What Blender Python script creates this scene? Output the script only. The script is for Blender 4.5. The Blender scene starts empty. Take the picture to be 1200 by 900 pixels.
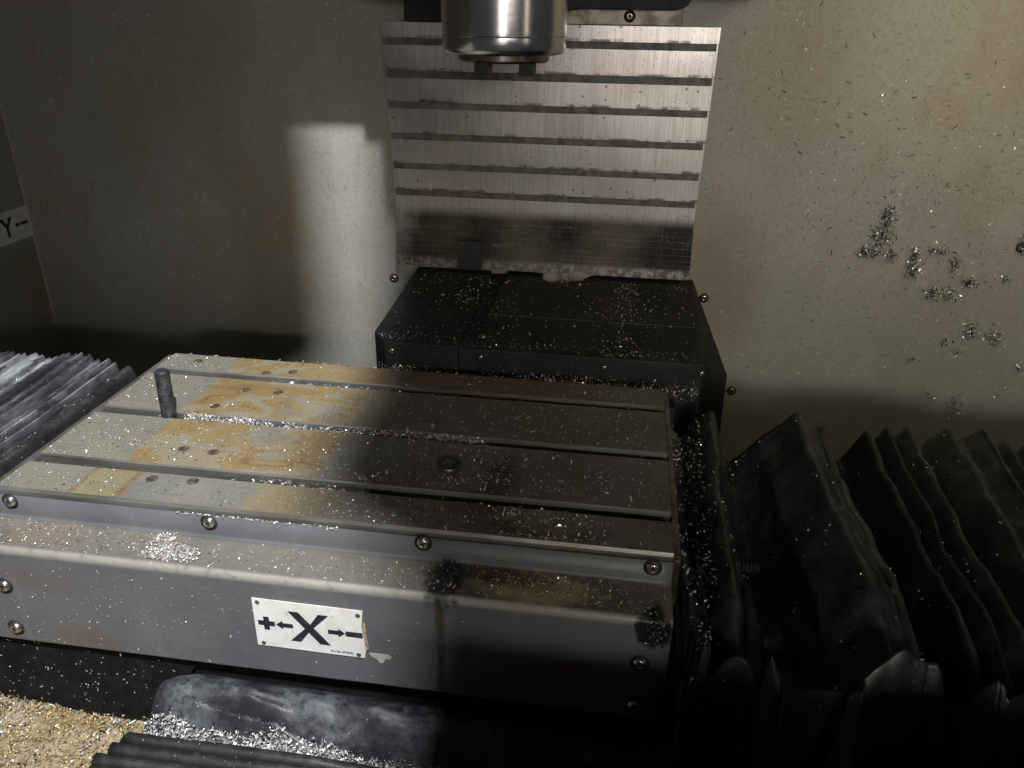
import bpy, bmesh, math, random
import numpy as np
from mathutils import Vector, Matrix, noise as mn
random.seed(7); rng = np.random.default_rng(7)
sc = bpy.context.scene
col = sc.collection
V = Vector

# ---------------------------------------------------------------- camera (solved from the table's edges)
F, PITCH, YAW, ROLL = 919.2, .44527, .13922, .01574
CAM = V((-.07339, -.63946, .48008))
cp, sp, cy, sy, cr, sr = math.cos(PITCH), math.sin(PITCH), math.cos(YAW), math.sin(YAW), math.cos(ROLL), math.sin(ROLL)
RM = (Matrix(((cr, -sr, 0), (sr, cr, 0), (0, 0, 1))) @ Matrix(((1, 0, 0), (0, cp, -sp), (0, sp, cp)))
      @ Matrix(((1, 0, 0), (0, 0, -1), (0, 1, 0))) @ Matrix(((cy, sy, 0), (-sy, cy, 0), (0, 0, 1))))
RT = RM.transposed()
def at(u, v, ax, val):
    """photo pixel -> point on the plane  axis = val"""
    d = RT @ V(((u - 600) / F, (v - 450) / F, 1))
    return CAM + d * ((val - CAM[ax]) / d[ax])
cam = bpy.data.objects.new('camera', bpy.data.cameras.new('camera')); col.objects.link(cam)
r, d, f = RT.col[0], RT.col[1], RT.col[2]
m = Matrix((( r[0], -d[0], -f[0], CAM[0]), (r[1], -d[1], -f[1], CAM[1]), (r[2], -d[2], -f[2], CAM[2]), (0, 0, 0, 1)))
cam.matrix_world = m
cam.data.sensor_width = 36; cam.data.lens = 36 * F / 1200; cam.data.clip_start = .01; cam.data.clip_end = 50
sc.camera = cam

# ---------------------------------------------------------------- light
w = bpy.data.worlds.new('World'); sc.world = w; w.use_nodes = True
bg = w.node_tree.nodes['Background']; bg.inputs[0].default_value = (.85, .93, 1, 1); bg.inputs[1].default_value = .042
def lamp(name, kind, loc, target, energy, color, **kw):
    L = bpy.data.lights.new(name, kind); L.energy = energy; L.color = color
    for k, x in kw.items(): setattr(L, k, x)
    o = bpy.data.objects.new(name, L); col.objects.link(o); o.location = loc
    o.rotation_euler = (V(target) - V(loc)).to_track_quat('-Z', 'Y').to_euler()
    return o
KD = V((.57, -1, 1.52)).normalized()                 # towards the daylight lamp (from the stud's shadow)
KEYPOS = V((-.55, .2, 0)) + KD * 3.4
lamp('daylight_lamp', 'SPOT', KEYPOS, (-.55, .2, 0), 900, (.96, .98, 1), shadow_soft_size=.075, spot_size=math.radians(50), spot_blend=.3)
lamp('work_lamp', 'AREA', (.74, .12, .92), (.50, .74, .40), 1.1, (1, .86, .52), shape='RECTANGLE', size=.34, size_y=.12, spread=math.radians(95))
lamp('room_lamp', 'AREA', (.7, -2.3, .80), (.40, .2, .1), 2.8, (1, .94, .82), shape='RECTANGLE', size=.9, size_y=.14, spread=math.radians(62))
lamp('glint_strip', 'AREA', (.10, -2.5, .55), (.05, .4, .4), 1.2, (1, .91, .89), shape='RECTANGLE', size=.55, size_y=1.1, spread=math.radians(70))  # added unseen light, for the bright band mirrored in the spindle
lamp('glint_strip', 'AREA', (1.75, -1.35, .55), (-.2, .4, .4), 1.0, (1, .92, .72), shape='RECTANGLE', size=.22, size_y=1.0)  # second added light, for the spindle's right-hand reflection
vs = sc.view_settings; vs.view_transform = 'Standard'; vs.look = 'None'; vs.exposure = 0; vs.gamma = 1
sc.render.engine = 'CYCLES'

# ---------------------------------------------------------------- node helper
class NT:
    def __init__(s, name):
        s.m = bpy.data.materials.new(name); s.m.use_nodes = True; s.t = s.m.node_tree
        s.b = s.t.nodes['Principled BSDF']; s.P = s.n('ShaderNodeTexCoord').outputs['Object']
        s._xyz = None
    def n(s, k): return s.t.nodes.new(k)
    def put(s, sock, v):
        if hasattr(v, 'is_output') or isinstance(v, bpy.types.NodeSocket): s.t.links.new(v, sock)
        elif isinstance(v, (tuple, list)) and len(v) == 3 and sock.type == 'RGBA': sock.default_value = (*v, 1)
        else: sock.default_value = v
    def xyz(s):
        if s._xyz is None:
            q = s.n('ShaderNodeSeparateXYZ'); s.put(q.inputs[0], s.P); s._xyz = q.outputs
        return s._xyz
    def ma(s, op, a, b=0., c=None, clamp=False):
        q = s.n('ShaderNodeMath'); q.operation = op; q.use_clamp = clamp
        s.put(q.inputs[0], a); s.put(q.inputs[1], b)
        if c is not None: s.put(q.inputs[2], c)
        return q.outputs[0]
    def vm(s, op, a, b):
        q = s.n('ShaderNodeVectorMath'); q.operation = op; s.put(q.inputs[0], a); s.put(q.inputs[1], b); return q.outputs[0]
    def noise(s, scale, detail=4, rough=.55, dist=0, vec=None, stretch=None, seed=0.):
        v = vec if vec is not None else s.P
        if stretch: v = s.vm('MULTIPLY', v, stretch)
        if seed: v = s.vm('ADD', v, (seed, seed * 1.7, -seed))
        q = s.n('ShaderNodeTexNoise'); s.put(q.inputs['Vector'], v)
        q.inputs['Scale'].default_value = scale; q.inputs['Detail'].default_value = detail
        q.inputs['Roughness'].default_value = rough; q.inputs['Distortion'].default_value = dist
        return q.outputs[0]
    def rg(s, v, a, b, c=0., d=1.):
        q = s.n('ShaderNodeMapRange'); q.interpolation_type = 'SMOOTHSTEP'
        s.put(q.inputs[0], v)
        for i, x in enumerate((a, b, c, d)): q.inputs[i + 1].default_value = x
        return q.outputs[0]
    def mix(s, fac, a, b):
        q = s.n('ShaderNodeMix'); q.data_type = 'RGBA'
        s.put(q.inputs[0], fac); s.put(q.inputs[6], a); s.put(q.inputs[7], b); return q.outputs[2]
    def speck(s, scale, thr, stretch=None, seed=0., jit=.02):
        """small random flecks: voronoi cells, only some of them"""
        v = s.P
        if stretch: v = s.vm('MULTIPLY', v, stretch)
        if seed: v = s.vm('ADD', v, (seed, seed, seed))
        q = s.n('ShaderNodeTexVoronoi'); q.inputs['Scale'].default_value = scale; s.put(q.inputs['Vector'], v)
        sel = s.n('ShaderNodeSeparateColor'); s.put(sel.inputs[0], q.outputs['Color'])
        size = s.ma('MULTIPLY', sel.outputs[1], .28)
        a = s.ma('LESS_THAN', q.outputs['Distance'], size)
        return s.ma('MULTIPLY', a, s.ma('LESS_THAN', sel.outputs[0], thr))
    def box(s, i, lo, hi, soft=.004, wob=.0, wscale=30, seed=0.):
        """1 inside lo..hi of axis i with an uneven edge"""
        c = s.xyz()[i]
        if wob: c = s.ma('ADD', c, s.ma('MULTIPLY', s.ma('SUBTRACT', s.noise(wscale, 4, seed=seed + 1), .5), wob * 2))
        return s.ma('MULTIPLY', s.rg(c, lo - soft, lo + soft), s.rg(c, hi + soft, hi - soft))
    def blob(s, c, rad, soft=.3, wob=.5, wscale=40, seed=0.):
        v = s.vm('DIVIDE', s.vm('SUBTRACT', s.P, tuple(c)), tuple(rad))
        q = s.n('ShaderNodeVectorMath'); q.operation = 'LENGTH'; s.put(q.inputs[0], v)
        l = s.ma('ADD', q.outputs['Value'], s.ma('MULTIPLY', s.ma('SUBTRACT', s.noise(wscale, 5, .65, seed=seed + 3), .5), wob * 2))
        return s.rg(l, 1 + soft, 1 - soft)
    def fin(s, color, rough=.5, metal=0., bump=None, bstr=.2, bdist=.001, spec=None):
        s.put(s.b.inputs['Base Color'], color); s.put(s.b.inputs['Roughness'], rough); s.put(s.b.inputs['Metallic'], metal)
        if spec is not None: s.b.inputs['Specular IOR Level'].default_value = spec
        if bump is not None:
            q = s.n('ShaderNodeBump'); q.inputs['Strength'].default_value = bstr; q.inputs['Distance'].default_value = bdist
            s.put(q.inputs['Height'], bump); s.put(s.b.inputs['Normal'], q.outputs[0])
        return s.m
mx = lambda s, *a: a[0] if len(a) == 1 else s.ma('MAXIMUM', a[0], mx(s, *a[1:]))

MAT = {}; YW = .74; XL = -1.23
# painted enclosure sheet, oily and dusty
s = NT('enclosure_paint')
big = s.noise(2.2, 5, .6); fine = s.noise(160, 3, .7)
x, y, z = s.xyz()
c = s.mix(s.rg(big, .3, .7), (.245, .237, .208), (.32, .312, .282))
c = s.mix(s.ma('MULTIPLY', s.rg(s.noise(4, 6, .65, seed=3, stretch=(1, 1, .6)), .46, .70), .6), c, (.24, .17, .085))
drip = s.noise(9, 5, .6, stretch=(1, 1, .12), seed=5)
c = s.mix(s.ma('MULTIPLY', s.rg(drip, .5, .75), .30), c, (.20, .175, .13))
right = s.rg(x, -.05, .35)
c = s.mix(s.ma('MULTIPLY', s.rg(fine, .50, .66), .35), c, (.14, .13, .11))
dark = mx(s, s.ma('MULTIPLY', s.speck(95, .10, (1, 1, .8)), 1), s.speck(60, .05, (1.6, 1, .5), 4.), s.speck(60, .03, (.5, 1, 1.6), 9.))
dens = s.rg(s.noise(4, 3, seed=8), .35, .62)
c = s.mix(s.ma('MULTIPLY', s.ma('MULTIPLY', dark, dens), s.ma('ADD', .25, s.ma('MULTIPLY', right, .6))), c, (.035, .032, .03))
lite = s.ma('MULTIPLY', s.speck(150, .12, seed=13), s.rg(s.noise(5, 3, seed=21), .42, .65))
c = s.mix(s.ma('MULTIPLY', s.blob((.09, YW, .03), (.07, .2, .13), .7, .6, 14, 2.), .5), c, (.17, .105, .045))
c = s.mix(s.ma('MULTIPLY', s.blob((.16, YW, .42), (.10, .2, .14), .8, .6, 10, 5.), .4), c, (.22, .15, .06))
fd = s.ma('MULTIPLY', mx(s, s.speck(330, .45, seed=17.), s.speck(480, .4, seed=27.)), s.rg(s.noise(6, 4, seed=41), .34, .6))
c = s.mix(s.ma('MULTIPLY', fd, .65), c, (.08, .076, .066))
fl_ = s.ma('MULTIPLY', s.speck(420, .4, seed=57.), s.rg(s.noise(5, 4, seed=61), .36, .6))
c = s.mix(s.ma('MULTIPLY', fl_, .6), c, (.52, .52, .49))
c = s.mix(s.ma('MULTIPLY', lite, .75), c, (.62, .62, .58))
MAT['wall'] = s.fin(c, s.ma('ADD', .36, s.ma('MULTIPLY', fine, .28)), 0, s.ma('ADD', s.ma('MULTIPLY', fine, .6), mx(s, dark, lite)), .35, .0006)

# table steel with coolant rust and dried swarf dust
def table_material():
    s = NT('stained_table_steel'); x, y, z = s.xyz()
    n1 = s.noise(9, 6, .6); n2 = s.noise(60, 5, .65); fine = s.noise(420, 2, .6)
    grind = s.noise(60, 3, .6, stretch=(.08, 6, 1))
    steel = s.mix(s.rg(n1, .3, .7), (.20, .20, .185), (.31, .31, .285))
    steel = s.mix(s.ma('MULTIPLY', s.rg(grind, .45, .7), .35), steel, (.17, .165, .15))
    # dried dust beige, left end
    dust = s.ma('MULTIPLY', s.box(0, -.80, -.625, .012, .03, 14), s.rg(n2, .25, .55))
    c = s.mix(s.ma('MULTIPLY', dust, .75), steel, (.315, .285, .215))
    # the footprint of a fixture: rust sheet with tide lines
    warp = s.n('ShaderNodeMix'); warp.data_type = 'RGBA'; 
    wv = s.noise(1, 2, .45, 1.3, stretch=(5, 11, 1), seed=1.3)
    ring = s.ma('SINE', s.ma('ADD', s.ma('MULTIPLY', wv, 25.), s.ma('MULTIPLY', n2, 1.6)))
    foot = s.box(0, -.627, -.395, .004, .006, 22, 2.)
    soft = s.box(0, -.63, -.30, .06, .05, 9, 3.)
    rust = s.mix(s.rg(s.noise(16, 5, .6, 1.5, seed=4), .34, .66), (.335, .22, .08), (.365, .275, .13))
    rust = s.mix(s.ma('MULTIPLY', s.ma('MULTIPLY', s.rg(ring, .86, 1.), s.rg(s.noise(12, 3, seed=71), .40, .6)), .8), rust, (.25, .135, .05))
    rust = s.mix(s.ma('MULTIPLY', s.rg(ring, -.1, -.98), .5), rust, (.38, .37, .32))
    fm = s.ma('MULTIPLY', s.ma('MULTIPLY', foot, s.rg(s.noise(5, 4, .6, 1, seed=6), .20, .38)), .92)
    # the front land stays greyer
    fm = s.ma('MULTIPLY', fm, s.ma('ADD', .12, s.ma('MULTIPLY', s.rg(y, .05, .08), .88)))
    c = s.mix(fm, c, rust)
    # framed bare squares on the front land
    fr = s.ma('MULTIPLY', s.box(0, -.648, -.592, .003, .004, 30, 7.), s.rg(y, .072, .060))
    c = s.mix(s.ma('MULTIPLY', fr, s.rg(n2, .25, .6, .35, .8)), c, (.35, .29, .15))
    e1 = s.ma('MULTIPLY', mx(s, s.box(0, -.598, -.590, .003, .004, 30, 7.), s.box(0, -.650, -.646, .002, .004, 30, 7.)), s.rg(y, .075, .065))
    c = s.mix(s.ma('MULTIPLY', e1, s.rg(n2, .35, .6, .1, .85)), c, (.27, .14, .06))
    fr2 = s.ma('MULTIPLY', s.box(0, -.45, -.37, .004, .012, 30, 9.), s.rg(y, .072, .060))
    c = s.mix(s.ma('MULTIPLY', fr2, s.rg(n2, .25, .6, .3, .75)), c, (.36, .27, .13))
    # further right an even darker tone, and patches of brown film
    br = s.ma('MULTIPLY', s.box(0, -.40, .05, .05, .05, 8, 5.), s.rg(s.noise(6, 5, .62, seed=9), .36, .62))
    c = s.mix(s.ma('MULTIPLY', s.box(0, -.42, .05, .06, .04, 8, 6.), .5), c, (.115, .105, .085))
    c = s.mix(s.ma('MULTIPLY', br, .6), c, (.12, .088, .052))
    bd = s.blob((-.24, .345, 0), (.16, .045, .1), .5, .5, 22, 3.)
    c = s.mix(s.ma('MULTIPLY', bd, .6), c, (.16, .075, .03))
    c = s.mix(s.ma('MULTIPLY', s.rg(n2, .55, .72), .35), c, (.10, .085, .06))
    for (px, py, rx, ry, k) in ((-.205, .055, .03, .02, 1.), (-.19, .10, .018, .05, 2.), (-.14, .02, .06, .02, 5.)):
        c = s.mix(s.ma('MULTIPLY', s.blob((px, py, 0), (rx, ry, .1), .5, .9, 60, k), .75), c, (.045, .035, .03))
    tan = s.blob((-.125, .03, 0), (.04, .022, .1), .4, .9, 70, 4.)
    c = s.mix(s.ma('MULTIPLY', tan, s.ma('MULTIPLY', s.rg(fine, .4, .6), .8)), c, (.42, .31, .16))
    sk = s.ma('MULTIPLY', mx(s, s.speck(260, .4, seed=2.), s.speck(430, .4, seed=8.)), s.rg(s.noise(11, 3, seed=12), .3, .6))
    c = s.mix(s.ma('MULTIPLY', sk, .8), c, (.66, .63, .55))
    dk = s.speck(170, .10, seed=31.)
    c = s.mix(s.ma('MULTIPLY', dk, .7), c, (.05, .04, .03))
    c = s.mix(s.ma('MULTIPLY', s.rg(fine, .48, .68), .35), c, (.13, .11, .08))
    ro = s.ma('ADD', .36, s.ma('MULTIPLY', n2, .3))
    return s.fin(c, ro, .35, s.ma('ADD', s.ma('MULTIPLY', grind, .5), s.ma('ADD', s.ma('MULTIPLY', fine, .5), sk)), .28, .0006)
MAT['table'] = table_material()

s = NT('machined_slot_edge'); n = s.noise(30, 5, .6, stretch=(.2, 1, 1))
MAT['edge'] = s.fin(s.mix(s.rg(n, .35, .65), (.27, .265, .25), (.15, .135, .115)), .42, .6)

# grey painted cover sheet
def cover_material():
    s = NT('grey_cover_paint'); x, y, z = s.xyz()
    n1 = s.noise(7, 5, .6); n2 = s.noise(70, 5, .65); fine = s.noise(380, 2, .6)
    c = s.mix(s.rg(n1, .3, .7), (.085, .088, .095), (.12, .121, .126))
    # dirt and dust collect on the ledge; its tone gets darker towards the right
    ledge = s.ma('MULTIPLY', s.rg(z, -.044, -.038), s.rg(y, -.0065, -.012))
    c = s.mix(s.ma('MULTIPLY', ledge, s.rg(n2, .25, .55, .35, .85)), c, (.165, .147, .118))
    c = s.mix(s.ma('MULTIPLY', s.ma('MULTIPLY', ledge, s.rg(x, -.33, -.12)), .45), c, (.07, .06, .045))
    fold_glint = s.ma('MULTIPLY', s.ma('MULTIPLY', s.rg(z, -.046, -.041), s.rg(y, -.050, -.054)), 1.)  # bright highlight along the fold, painted into the colour
    c = s.mix(s.ma('MULTIPLY', fold_glint, s.rg(n2, .3, .5, .35, .75)), c, (.30, .285, .26))
    # oil run with its burnt start on the ledge
    run = s.ma('MULTIPLY', s.box(0, -.2275, -.2195, .0025, .004, 60, 2.), s.rg(z, -.030, -.036))
    c = s.mix(s.ma('MULTIPLY', run, s.rg(s.noise(60, 5, .7, seed=2), .35, .55, .35, .95)), c, (.045, .032, .018))
    c = s.mix(s.ma('MULTIPLY', s.blob((-.222, -.034, -.036), (.017, .03, .02), .35, .8, 70, 2.), .95), c, (.018, .016, .015))
    c = s.mix(s.ma('MULTIPLY', s.blob((-.13, -.03, -.034), (.055, .02, .02), .35, .8, 60, 5.), .85), c, (.40, .31, .18))
    c = s.mix(s.ma('MULTIPLY', s.blob((-.18, -.018, -.034), (.06, .012, .02), .4, .9, 60, 8.), .8), c, (.03, .026, .02))
    # rust blots
    for (px, pz, rx, rz, k, a) in ((-.086, -.112, .016, .012, 1., .8), (-.126, -.118, .006, .010, 3., .5), (-.62, -.148, .03, .012, 6., .45), (-.66, -.075, .04, .012, 9., .3)):
        c = s.mix(s.ma('MULTIPLY', s.blob((px, -.056, pz), (rx, .05, rz), .7, 1.3, 90, k), a * .8), c, (.13, .06, .028))
    c = s.mix(s.ma('MULTIPLY', s.blob((-.66, -.03, -.034), (.04, .018, .02), .7, 1.2, 60, 3.), .25), c, (.24, .14, .07))
    # flaked dark patch at the right corner
    c = s.mix(s.blob((-.016, -.056, -.050), (.017, .03, .020), .12, .5, 60, 4.), c, (.010, .009, .009))
    sk = s.ma('MULTIPLY', s.speck(190, .12, seed=2.), s.rg(s.noise(6, 3, seed=12), .4, .68))
    c = s.mix(s.ma('MULTIPLY', sk, .8), c, (.55, .53, .48))
    c = s.mix(s.ma('MULTIPLY', s.rg(s.noise(26, 5, .65, seed=17), .55, .75), .3), c, (.05, .05, .052))
    c = s.mix(s.ma('MULTIPLY', s.rg(s.noise(30, 4, .6, stretch=(1, 1, .15), seed=19), .56, .75), .25), c, (.22, .215, .20))
    return s.fin(c, s.ma('ADD', .30, s.ma('MULTIPLY', n2, .3)), 0, s.ma('ADD', n2, s.ma('ADD', fine, sk)), .15, .0006, .5)
MAT['cover'] = cover_material()

def zrow(vl, vr, y_):  # rows measured at the left and right ends of the way cover
    return (at(400 + 120 / 2.4, vl / 2.4, 1, y_).z + at(400 + 1020 / 2.4, vr / 2.4, 1, y_).z) / 2
bands = [(105, 122, 122, 140), (195, 213, 220, 240), (285, 303, 310, 325), (370, 385, 405, 422), (455, 468, 492, 508), (530, 545, 568, 583)]
PANEL_Z = [zrow(b_[0], b_[2], .70 + .0035 * i) for i, b_ in enumerate(bands)]
# bare stainless telescopic panels
def panel_material():
    s = NT('brushed_panel_steel'); x, y, z = s.xyz()
    br = s.noise(70, 4, .65, stretch=(6, 1, .18)); n1 = s.noise(8, 5, .6); n2 = s.noise(90, 4, .65)
    c = s.mix(s.rg(br, .3, .7), (.37, .348, .33), (.53, .50, .475))
    c = s.mix(s.ma('MULTIPLY', s.rg(n1, .42, .7), .25), c, (.36, .32, .28))
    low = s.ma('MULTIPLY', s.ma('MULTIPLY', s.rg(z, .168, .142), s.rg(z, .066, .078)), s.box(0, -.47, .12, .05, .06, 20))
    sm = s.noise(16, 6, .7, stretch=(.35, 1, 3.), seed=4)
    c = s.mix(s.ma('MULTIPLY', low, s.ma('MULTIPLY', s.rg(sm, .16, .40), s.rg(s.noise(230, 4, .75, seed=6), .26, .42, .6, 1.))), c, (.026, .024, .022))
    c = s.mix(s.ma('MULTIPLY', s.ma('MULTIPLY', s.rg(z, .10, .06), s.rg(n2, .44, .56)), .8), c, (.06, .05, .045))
    dk = mx(s, s.speck(110, .12), s.speck(240, .22, seed=5.), s.speck(330, .3, seed=15.))
    c = s.mix(s.ma('MULTIPLY', dk, .8), c, (.06, .055, .05))
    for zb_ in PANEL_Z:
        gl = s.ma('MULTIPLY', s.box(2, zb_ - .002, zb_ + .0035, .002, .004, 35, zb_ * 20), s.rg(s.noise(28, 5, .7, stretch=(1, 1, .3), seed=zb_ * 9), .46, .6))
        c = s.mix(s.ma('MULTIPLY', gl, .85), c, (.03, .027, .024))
    sc_ = s.rg(s.noise(120, 2, .5, stretch=(4, 1, .12), seed=9), .62, .72)
    c = s.mix(s.ma('MULTIPLY', sc_, .4), c, (.2, .18, .17))
    c = s.mix(s.ma('MULTIPLY', s.rg(s.noise(3.5, 5, .65, seed=31), .42, .66), .4), c, (.30, .255, .20))
    return s.fin(c, s.ma('ADD', .27, s.ma('MULTIPLY', s.rg(s.noise(5, 3, .5, seed=23), .3, .7), .18)), .82, s.ma('ADD', br, n2), .18, .0006)
MAT['panel'] = panel_material()

s = NT('grey_wiper'); n = s.noise(60, 5, .6)
MAT['wiper'] = s.fin(s.mix(s.rg(n, .35, .65), (.13, .115, .10), (.06, .055, .048)), .55, .2, n, .3)
s = NT('spindle_steel'); n = s.noise(40, 4, .6, stretch=(1, 1, 5)); n2 = s.noise(14, 5, .6)
MAT['spindle'] = s.fin(s.mix(s.rg(n2, .35, .7), (.72, .70, .70), (.58, .56, .56)), s.ma('ADD', .13, s.ma('MULTIPLY', n, .14)), 1., n, .05)
s = NT('dark_steel'); n = s.noise(60, 5, .6)
MAT['darksteel'] = s.fin(s.mix(s.rg(n, .35, .65), (.10, .09, .08), (.22, .2, .17)), .35, .85)
s = NT('bronze_ring'); n = s.noise(50, 4, .6)
MAT['bronze'] = s.fin(s.mix(s.rg(n, .35, .65), (.14, .11, .09), (.27, .22, .18)), .3, .9)
s = NT('screw_steel'); n = s.noise(300, 3, .6)
MAT['screw'] = s.fin(s.mix(s.rg(n, .35, .65), (.62, .59, .54), (.40, .36, .31)), .26, .95)
s = NT('dirty_screw_ring'); MAT['hole'] = s.fin((.012, .011, .010), .7)
# rubbers
def rubber(name, base, dust, dustamt, sheen=.5, st=(1, 1, 1)):
    s = NT(name); n1 = s.noise(11, 6, .65, stretch=st); n2 = s.noise(90, 5, .7, stretch=st); fine = s.noise(520, 2, .6)
    g = s.n('ShaderNodeNewGeometry'); sx = s.n('ShaderNodeSeparateXYZ'); s.put(sx.inputs[0], g.outputs['True Normal'])
    up = s.rg(sx.outputs[2], .15, .95)
    c = s.mix(s.ma('MULTIPLY', s.ma('MULTIPLY', s.rg(n1, .36, .62), s.rg(n2, .3, .62)), s.ma('MULTIPLY', s.ma('ADD', .25, up), dustamt)), base, dust)
    sk = s.ma('MULTIPLY', s.speck(270, .16, seed=3.), s.rg(s.noise(9, 3, seed=5), .4, .65))
    c = s.mix(s.ma('MULTIPLY', sk, .6), c, (.35, .35, .34))
    return s.fin(c, s.ma('ADD', sheen, s.ma('MULTIPLY', n2, .2)), 0, s.ma('ADD', s.noise(38, 6, .65, seed=7), s.ma('MULTIPLY', fine, .25)), .35, .002)
MAT['rubber'] = rubber('black_bellows_rubber', (.013, .013, .014), (.06, .06, .06), .8, .36)
MAT['dustrubber'] = rubber('dusty_bellows_rubber', (.014, .0145, .018), (.33, .335, .36), 1.3, .48, (1.2, .3, 1))
MAT['apron'] = rubber('wrinkled_apron_rubber', (.013, .0135, .017), (.11, .115, .13), .8, .36)
def blackpaint():
    s = NT('oily_black_paint'); n1 = s.noise(12, 6, .65); n2 = s.noise(120, 5, .7)
    c = s.mix(s.ma('MULTIPLY', s.rg(n1, .4, .7), .6), (.009, .009, .009), (.034, .033, .032))
    sk = s.ma('MULTIPLY', mx(s, s.speck(300, .25, seed=3.), s.speck(180, .08, seed=11.)), s.rg(s.noise(10, 4, seed=5), .38, .62))
    c = s.mix(s.ma('MULTIPLY', sk, .6), c, (.22, .21, .2))
    return s.fin(c, s.ma('ADD', .46, s.ma('MULTIPLY', n2, .35)), 0, s.ma('ADD', n2, sk), .4, .001, .35)
MAT['black'] = blackpaint()
s = NT('placard_white'); n = s.noise(30, 5, .65); n2 = s.noise(70, 5, .65, seed=3)
c = s.mix(s.rg(n, .4, .75), (.74, .74, .72), (.60, .58, .52))
c = s.mix(s.ma('MULTIPLY', s.rg(n2, .60, .70), .7), c, (.42, .30, .14))
MAT['placard'] = s.fin(c, .4)
s = NT('placard_dirty_white'); n = s.noise(30, 5, .65)
MAT['placard2'] = s.fin(s.mix(s.rg(n, .4, .75), (.50, .47, .41), (.36, .33, .27)), .5)
s = NT('placard_ink'); n = s.noise(200, 3, .6); MAT['ink'] = s.fin(s.mix(s.rg(n, .6, .75), (.018, .02, .028), (.10, .10, .10)), .45)
s = NT('rusty_edge'); MAT['rust'] = s.fin(s.mix(s.rg(s.noise(140, 4), .4, .6), (.22, .10, .05), (.45, .33, .22)), .8)
s = NT('stud_steel'); n = s.noise(120, 4, .6)
MAT['stud'] = s.fin(s.mix(s.rg(n, .35, .65), (.07, .075, .085), (.16, .165, .18)), .34, .75)
s = NT('tan_plate'); MAT['tan'] = s.fin(s.mix(s.rg(s.noise(40, 5), .4, .65), (.40, .35, .29), (.16, .13, .10)), .5, .3)
s = NT('rusty_plug'); MAT['plug'] = s.fin(s.mix(s.rg(s.noise(160, 4), .38, .62), (.06, .045, .035), (.16, .12, .08)), .6, .3)
s = NT('matte_black_grime'); n = s.noise(60, 5, .7); MAT['grime'] = s.fin(s.mix(s.rg(n, .4, .65), (.005, .005, .0055), (.012, .011, .011)), .85, 0, n, .4, .002, .15)
# chips
s = NT('bright_chip'); MAT['chip'] = s.fin((.80, .79, .76), .26, .65)
s = NT('dull_chip'); MAT['chip_dull'] = s.fin((.56, .54, .50), .45, .15)
s = NT('tan_chip'); MAT['chip_tan'] = s.fin((.54, .39, .17), .4, .3)
s = NT('dark_chip'); MAT['chip_dark'] = s.fin((.05, .047, .045), .35, .6)
s = NT('chip_bed'); n = s.noise(230, 4, .7); n1 = s.noise(14, 5, .6)
c = s.mix(s.rg(n1, .35, .65), (.30, .22, .10), (.38, .31, .20)); c = s.mix(s.rg(n, .46, .64), c, (.09, .065, .03))
MAT['bed'] = s.fin(c, .6, 0, n, .8, .004)
s = NT('grey_chip_bed'); n = s.noise(230, 4, .7)
MAT['greybed'] = s.fin(s.mix(s.rg(n, .42, .62), (.5, .5, .5), (.06, .06, .065)), .5, .2, n, .8, .004)

# ---------------------------------------------------------------- mesh helpers
def link(name, me, mats, parent=None, smooth=False):
    o = bpy.data.objects.new(name, me); col.objects.link(o)
    for mm in (mats if isinstance(mats, (list, tuple)) else [mats]): me.materials.append(MAT[mm])
    if smooth:
        for p in me.polygons: p.use_smooth = True
    if parent is not None: adopt(o, parent)
    return o
def world_loc(o):
    l = V((0, 0, 0))
    while o: l = l + o.location; o = o.parent
    return l
def adopt(o, parent):
    o.parent = parent; o.location = o.location - world_loc(parent) if True else o.location
def from_bm(bm, name, mats, parent=None, smooth=False):
    bmesh.ops.recalc_face_normals(bm, faces=bm.faces)
    me = bpy.data.meshes.new(name); bm.to_mesh(me); bm.free()
    return link(name, me, mats, parent, smooth)
def bev(bm, w_, seg=2, ang=30):
    ed = [e for e in bm.edges if len(e.link_faces) == 2 and e.calc_face_angle(0) > math.radians(ang)]
    bmesh.ops.bevel(bm, geom=ed, offset=w_, segments=seg, affect='EDGES', profile=.6, clamp_overlap=True)
def box_bm(lo, hi, b=0, seg=2):
    bm = bmesh.new(); bmesh.ops.create_cube(bm, size=1)
    for v in bm.verts: v.co = V([lo[i] + (v.co[i] + .5) * (hi[i] - lo[i]) for i in range(3)])
    if b: bev(bm, b, seg)
    return bm
def box(name, lo, hi, mats, parent=None, b=.001, seg=2): return from_bm(box_bm(lo, hi, b, seg), name, mats, parent)
def prism(name, pts, ax, lo, hi, mats, parent=None, b=0, seg=2, smooth=False):
    """polygon pts (in the two other axes, cyclic order of axes without ax) extruded lo..hi along ax"""
    bm = bmesh.new(); o = [i for i in range(3) if i != ax]
    def mk(p, h):
        c = [0, 0, 0]; c[o[0]], c[o[1]], c[ax] = p[0], p[1], h; return bm.verts.new(c)
    A = [mk(p, lo) for p in pts]; B = [mk(p, hi) for p in pts]; n = len(pts)
    bm.faces.new(A); bm.faces.new(B[::-1])
    for i in range(n): bm.faces.new((A[i], A[(i + 1) % n], B[(i + 1) % n], B[i]))
    if b: bmesh.ops.recalc_face_normals(bm, faces=bm.faces); bev(bm, b, seg)
    return from_bm(bm, name, mats, parent, smooth)
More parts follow.
